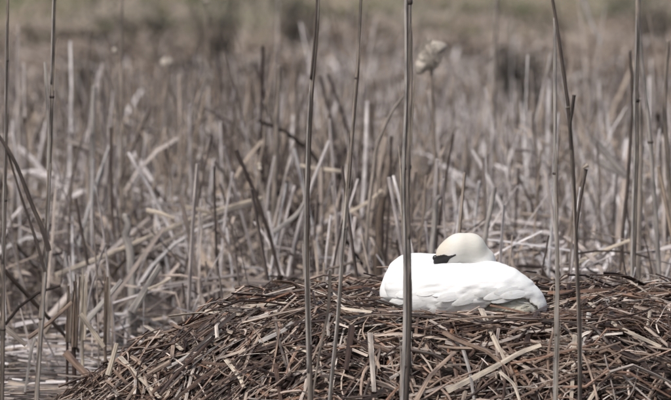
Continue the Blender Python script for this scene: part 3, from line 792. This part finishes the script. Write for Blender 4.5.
def copies(name, variants, lab, cat, group, xs, ys, smin_, smax, hscale=None):
    for i, (x, y) in enumerate(zip(xs, ys)):
        o = bpy.data.objects.new(name, variants[rng.randint(len(variants))]); COL.objects.link(o)
        s = rng.uniform(smin_, smax); o.location = (x, y, float(terrain(x, y)) - .02)
        o.rotation_euler = (0, 0, rng.rand() * 6.28); o.scale = (s * rng.uniform(.8, 1.3), s * rng.uniform(.8, 1.3), s)
        if not cat: continue
        px = 335.5 + x / (y + CAM_D) * LENS / 36 * 671
        where = next(w_ for lim, w_ in PLACES if px < lim)
        tag(o, lab + ", " + ("close to " if y < 3.8 else "some way behind " if y < 6 else "far behind ") + where, cat, group)
PLACES = [(30, "the left edge"), (85, "the stubs in the water"), (150, "the blurred brown stem"), (230, "the long diagonal straw"), (300, "the nest's left end"),
          (352, "the two slender stems"), (404, "the thickest stem"), (440, "the cattail head"), (500, "the swan's head"), (556, "the swan's sloping back"),
          (600, "the dark forked stem"), (645, "the tallest right stem"), (9999, "the right edge")]

def var(kind, n=18):
    out = []
    for i in range(n):
        H = np.array([1.0])
        if kind == 'stalk': C = stalk_lines(1, H, lean=.13); w = rng.uniform(.010, .024) * taper(1, 6, .7); t = w * .7; cup = 0; sd_ = 5
        elif kind == 'kink': C = kink_lines(1, H); w = rng.uniform(.012, .026) * taper(1, 8, .6); t = w * .4; cup = .05; sd_ = 4
        else: C = leaf_lines(1, H); w = rng.uniform(.014, .030) * taper(1, 7, .25); t = w * .14 + .001; cup = .14; sd_ = 4
        out.append(strips("reed_" + kind, C, w, t, flat_normals(1), M['bed'], sides=sd_, cup=cup))
    return out
x, y = scatter(280, 1.6, 8.5, 1.2, 1.02)
copies("reed_stalk", var('stalk'), "blurred upright dry stalk behind the nest", "reed", "upright stalks in the bed", x, y, .35, 1.15)
x, y = scatter(130, 1.6, 8.5, 1.0, 1.02)
copies("snapped_reed", var('kink'), "dry reed with its top snapped over", "reed", "snapped reeds in the bed", x, y, .40, 1.0)
x, y = scatter(270, 1.5, 8.0, 1.1, 1.02)
copies("withered_leaf", var('leaf'), "withered strap leaf arching among stalks", "leaf", "withered leaves in the bed", x, y, .30, .95)

def bed(name, kind, n, y0, y1, h0, h1, wmin, wmax, p=1.0, m=1.35, lab=None, only_margin=False, far_short=0.0):
    x, y = scatter(n, y0, y1, p, m)
    if only_margin:
        k = np.abs(x) > half_w(y, 1.02); x, y = x[k], y[k]
    n = len(x); H = h0 + (h1 - h0) * rng.rand(n) ** 1.5
    H = H * (1 - far_short * np.clip((y - 8) / 22, 0, 1))
    clump = hash_noise(x * 1.1 + 40, y * 1.1, 77); H = H * (.55 + .8 * clump)
    lim = np.clip(2.1 - .0315 * (y + CAM_D), .28, 9) * rng.uniform(.4, 1.2, n)      # the bed thins and gets lower towards the bank
    H = np.where(rng.rand(n) < np.where(x > -.5, .15, .08), H, np.minimum(H, lim))
    C = {'stalk': stalk_lines, 'kink': kink_lines, 'leaf': leaf_lines}[kind](n, H, **({'lean': .12} if kind != 'leaf' else {})); K = C.shape[1]
    C = C + np.stack([x, y, terrain(x, y) - .02], -1)[:, None, :]
    w = rng.uniform(wmin, wmax, n)[:, None] * taper(n, K, .35 if kind == 'leaf' else .65)
    t = {'stalk': w * .6, 'kink': w * .4, 'leaf': w * .14 + .001}[kind]
    tint = np.clip(.5 + 1.1 * (hash_noise(x * .8 + 7, y * .45, 61) - .5) + .55 * (rng.rand(n) - .5), .0, .99)
    return link(name, strips(name, C, w, t, flat_normals(n), M['bed'], tint=tint, cup={'stalk': 0, 'kink': .05, 'leaf': .14}[kind]))
tag(bed("far_reed_stalks", 'stalk', 6500, 7.5, 42, .40, 1.6, .008, .024, 1.1, far_short=.25), "mass of grey upright stalks filling the far reed bed", "reeds", kind="stuff")
tag(bed("far_snapped_reeds", 'kink', 2600, 7.5, 40, .40, 1.45, .010, .030, 1.1, far_short=.25), "tangle of snapped grey reeds in the far bed", "reeds", kind="stuff")
tag(bed("far_withered_leaves", 'leaf', 4600, 7.0, 42, .35, 1.35, .012, .038, 1.1, far_short=.25), "mass of withered leaves in the far reed bed", "leaves", kind="stuff")
tag(bed("side_reeds", 'stalk', 900, 1.6, 8.5, .35, 1.15, .010, .026, 1.0, 1.9, only_margin=True), "upright stalks at the sides of the bed", "reeds", kind="stuff")

# fallen litter: thick low tangle between the stalks, thin debris on the water
def litter(name, n, y0, y1, lmin, lmax, z0, z1, mat, tilt, wmin, wmax, p=1.0, m=1.35, lab="", cat="litter", xmax=None, flatdir=False):
    x, y = scatter(n, y0, y1, p, m)
    if xmax is not None:
        k = x < xmax; x, y = x[k], y[k]
    if not flatdir:
        k = ~((x < -.55) & (y < 4.4 + .9 * (hash_noise(x * 2, y * 2, 12) - .5))) | (rng.rand(len(x)) < .45); x, y = x[k], y[k]
    n = len(x); L = lmin + (lmax - lmin) * rng.rand(n) ** 1.5; az = rng.rand(n) * np.pi
    if flatdir: az = rng.randn(n) * .5
    K = 5; s = np.linspace(-.5, .5, K)[None, :] * L[:, None]; tl = rng.randn(n) * tilt; bend = rng.randn(n) * .25
    zb = np.maximum(terrain(x, y), 0.0 if y0 < 6 else -9) + z0 + (z1 - z0) * rng.rand(n) ** 1.7 * (.45 + 1.1 * hash_noise(x * 1.3, y * .8, 55)) * (1 - .7 * np.clip((y - 10) / 20, 0, 1))
    X = x[:, None] + np.cos(az)[:, None] * s; Y = y[:, None] + np.sin(az)[:, None] * s + bend[:, None] * s ** 2
    Z = zb[:, None] + tl[:, None] * s - np.abs(bend)[:, None] * s ** 2 * .8
    w = rng.uniform(wmin, wmax, n)[:, None] * taper(n, K, .5)
    N = norm(np.stack([rng.randn(n) * .5, rng.randn(n) * .5 - .3, np.ones(n)], -1))
    tint = np.clip(.45 + .9 * (hash_noise(x * .8 + 7, y * .45, 61) - .5) + .75 * (rng.rand(n) - .5), .0, .99)
    o = link(name, strips(name, np.stack([X, Y, Z], -1), w, w * .2 + .002, N, mat, tint=tint, cup=.1))
    return tag(o, lab, cat, kind="stuff")
litter("fallen_reed_litter", 4000, 2.2, 14, .15, .85, .0, .45, M['bed'], .5, .010, .034, 1.0, lab="tangle of fallen grey reeds lying between the stalks")
litter("far_reed_litter", 5000, 13, 52, .25, 1.2, .0, .60, M['bed'], .45, .014, .050, 1.0, lab="far tangle of fallen grey reeds")
litter("floating_debris", 1800, -4.0, 4.6, .05, .40, .003, .03, M['bed'], .05, .006, .020, 1.0, 1.3, lab="brown reed scraps floating on the dark water", cat="debris", xmax=.2, flatdir=True)
litter("shore_litter", 700, 1.2, 3.4, .12, .5, .0, .14, M['bed'], .2, .010, .026, 1.0, 1.3, lab="flattened reeds at the water's far edge", xmax=9)

litter("water_edge_litter", 650, -1.5, 4.8, .10, .55, .003, .10, M['bed'], .10, .008, .026, .7, 1.3, lab="pale broken reeds lying on the water at the left", xmax=-.45, flatdir=True)
# far flattened tan grass and the green bank
def tufts(name, n, y0, y1, hmin, hmax, mat, spread, wmin, wmax, lab, cat, m=1.35):
    x, y = scatter(n, y0, y1, 1.0, m); n = len(x)
    k = hash_noise(x * .6 + 3, y * .35, 91)
    H = (hmin + (hmax - hmin) * rng.rand(n)) * (.4 + 1.2 * k); K = 4; t = np.linspace(0, 1, K)[None, :]
    az = rng.rand(n) * 6.283; a = rng.uniform(.3, 1, n) * spread
    rad = a[:, None] * t ** 1.4 * H[:, None]
    C = np.stack([x[:, None] + rad * np.cos(az)[:, None], y[:, None] + rad * np.sin(az)[:, None], terrain(x, y)[:, None] - .02 + H[:, None] * t * (1 - .35 * t)], -1)
    w = rng.uniform(wmin, wmax, n)[:, None] * taper(n, K, .2)
    tint = np.clip(2.0 * (hash_noise(x * .9, y * .45, 92) - .5) + .5 + .35 * (rng.rand(n) - .5), 0, .999)
    return tag(link(name, strips(name, C, w, w * .2 + .002, flat_normals(n), mat, tint=tint)), lab, cat, kind="stuff")
tufts("flattened_grass", 9000, 28, 66, .15, .5, M['mat_grass'], 1.6, .015, .045, "tan flattened grass beyond the reeds", "grass")
tufts("bank_grass", 9000, 60, 112, .12, .5, M['grass'], .8, .02, .06, "green grass on the bank at the top of the picture", "grass")

# dark brush beyond the bed; above the swan it stands for shaded reed gaps
def brush(lab, px, py, Y, wpx, hpx, n=120):
    c = at(px, py, Y); k = px_m(Y); gz = float(terrain(c[0], c[1])); top = c[2] + hpx * k / 2
    root = empty("shrub_or_shade_gap", (c[0], c[1], gz)); tag(root, lab, "shrub")
    H = max(top - gz, .3); a = rng.rand(n) * 6.283; sp = rng.rand(n) ** .5
    K = 5; t = np.linspace(0, 1, K)[None, :]
    hh = H * (.45 + .6 * rng.rand(n))
    X = (wpx * k / 2 * sp * np.cos(a))[:, None] * (.25 + .75 * t) + rng.randn(n, K) * .03
    Yy = (wpx * k / 2 * sp * np.sin(a))[:, None] * (.25 + .75 * t) + rng.randn(n, K) * .03
    Z = hh[:, None] * t
    C = np.stack([X, Yy, Z], -1); w = rng.uniform(.006, .018, n)[:, None] * taper(n, K, .3)
    link("twigs", strips("twigs", C, w, w * .7, flat_normals(n), M['brush']), root)["kind"] = "stuff"
    m_ = n * 3; q = rng.randint(0, n, m_); f = rng.uniform(.35, 1, m_)
    p = np.stack([np.array([np.interp(ff, t[0], C[i, :, j]) for i, ff in zip(q, f)]) for j in range(3)], -1)
    d = norm(rng.randn(m_, 3)) * rng.uniform(.03, .09, m_)[:, None]
    L_ = np.stack([p, p + d * .5, p + d + np.array([0, 0, -.01])], 1); wv = np.array([.3, 1, .2])[None] * rng.uniform(.015, .04, m_)[:, None]
    link("withered_leaves", strips("withered_leaves", L_, wv, wv * .1 + .001, flat_normals(m_), M['brush']), root)["kind"] = "stuff"
brush("dark twig tangle standing for a shaded gap in the reeds above the swan, between the pale and the cattail stems", 520, 72, 22, 50, 34, 170)  # dark twigs put in for the shade between reeds, here and next
brush("small dark tangle standing for a shaded gap, beside the one above the swan", 506, 62, 23, 24, 40, 70)
brush("dark bush at the top edge left of centre", 215, 14, 46, 60, 30)
brush("dark low bush left of the blurred brown stem", 84, 66, 26, 46, 26, 90)
brush("dark bush on the bank at the top edge, near the slender stems", 300, 4, 52, 60, 20)
brush("dark bush on the bank at the top right corner", 655, 2, 52, 50, 16)
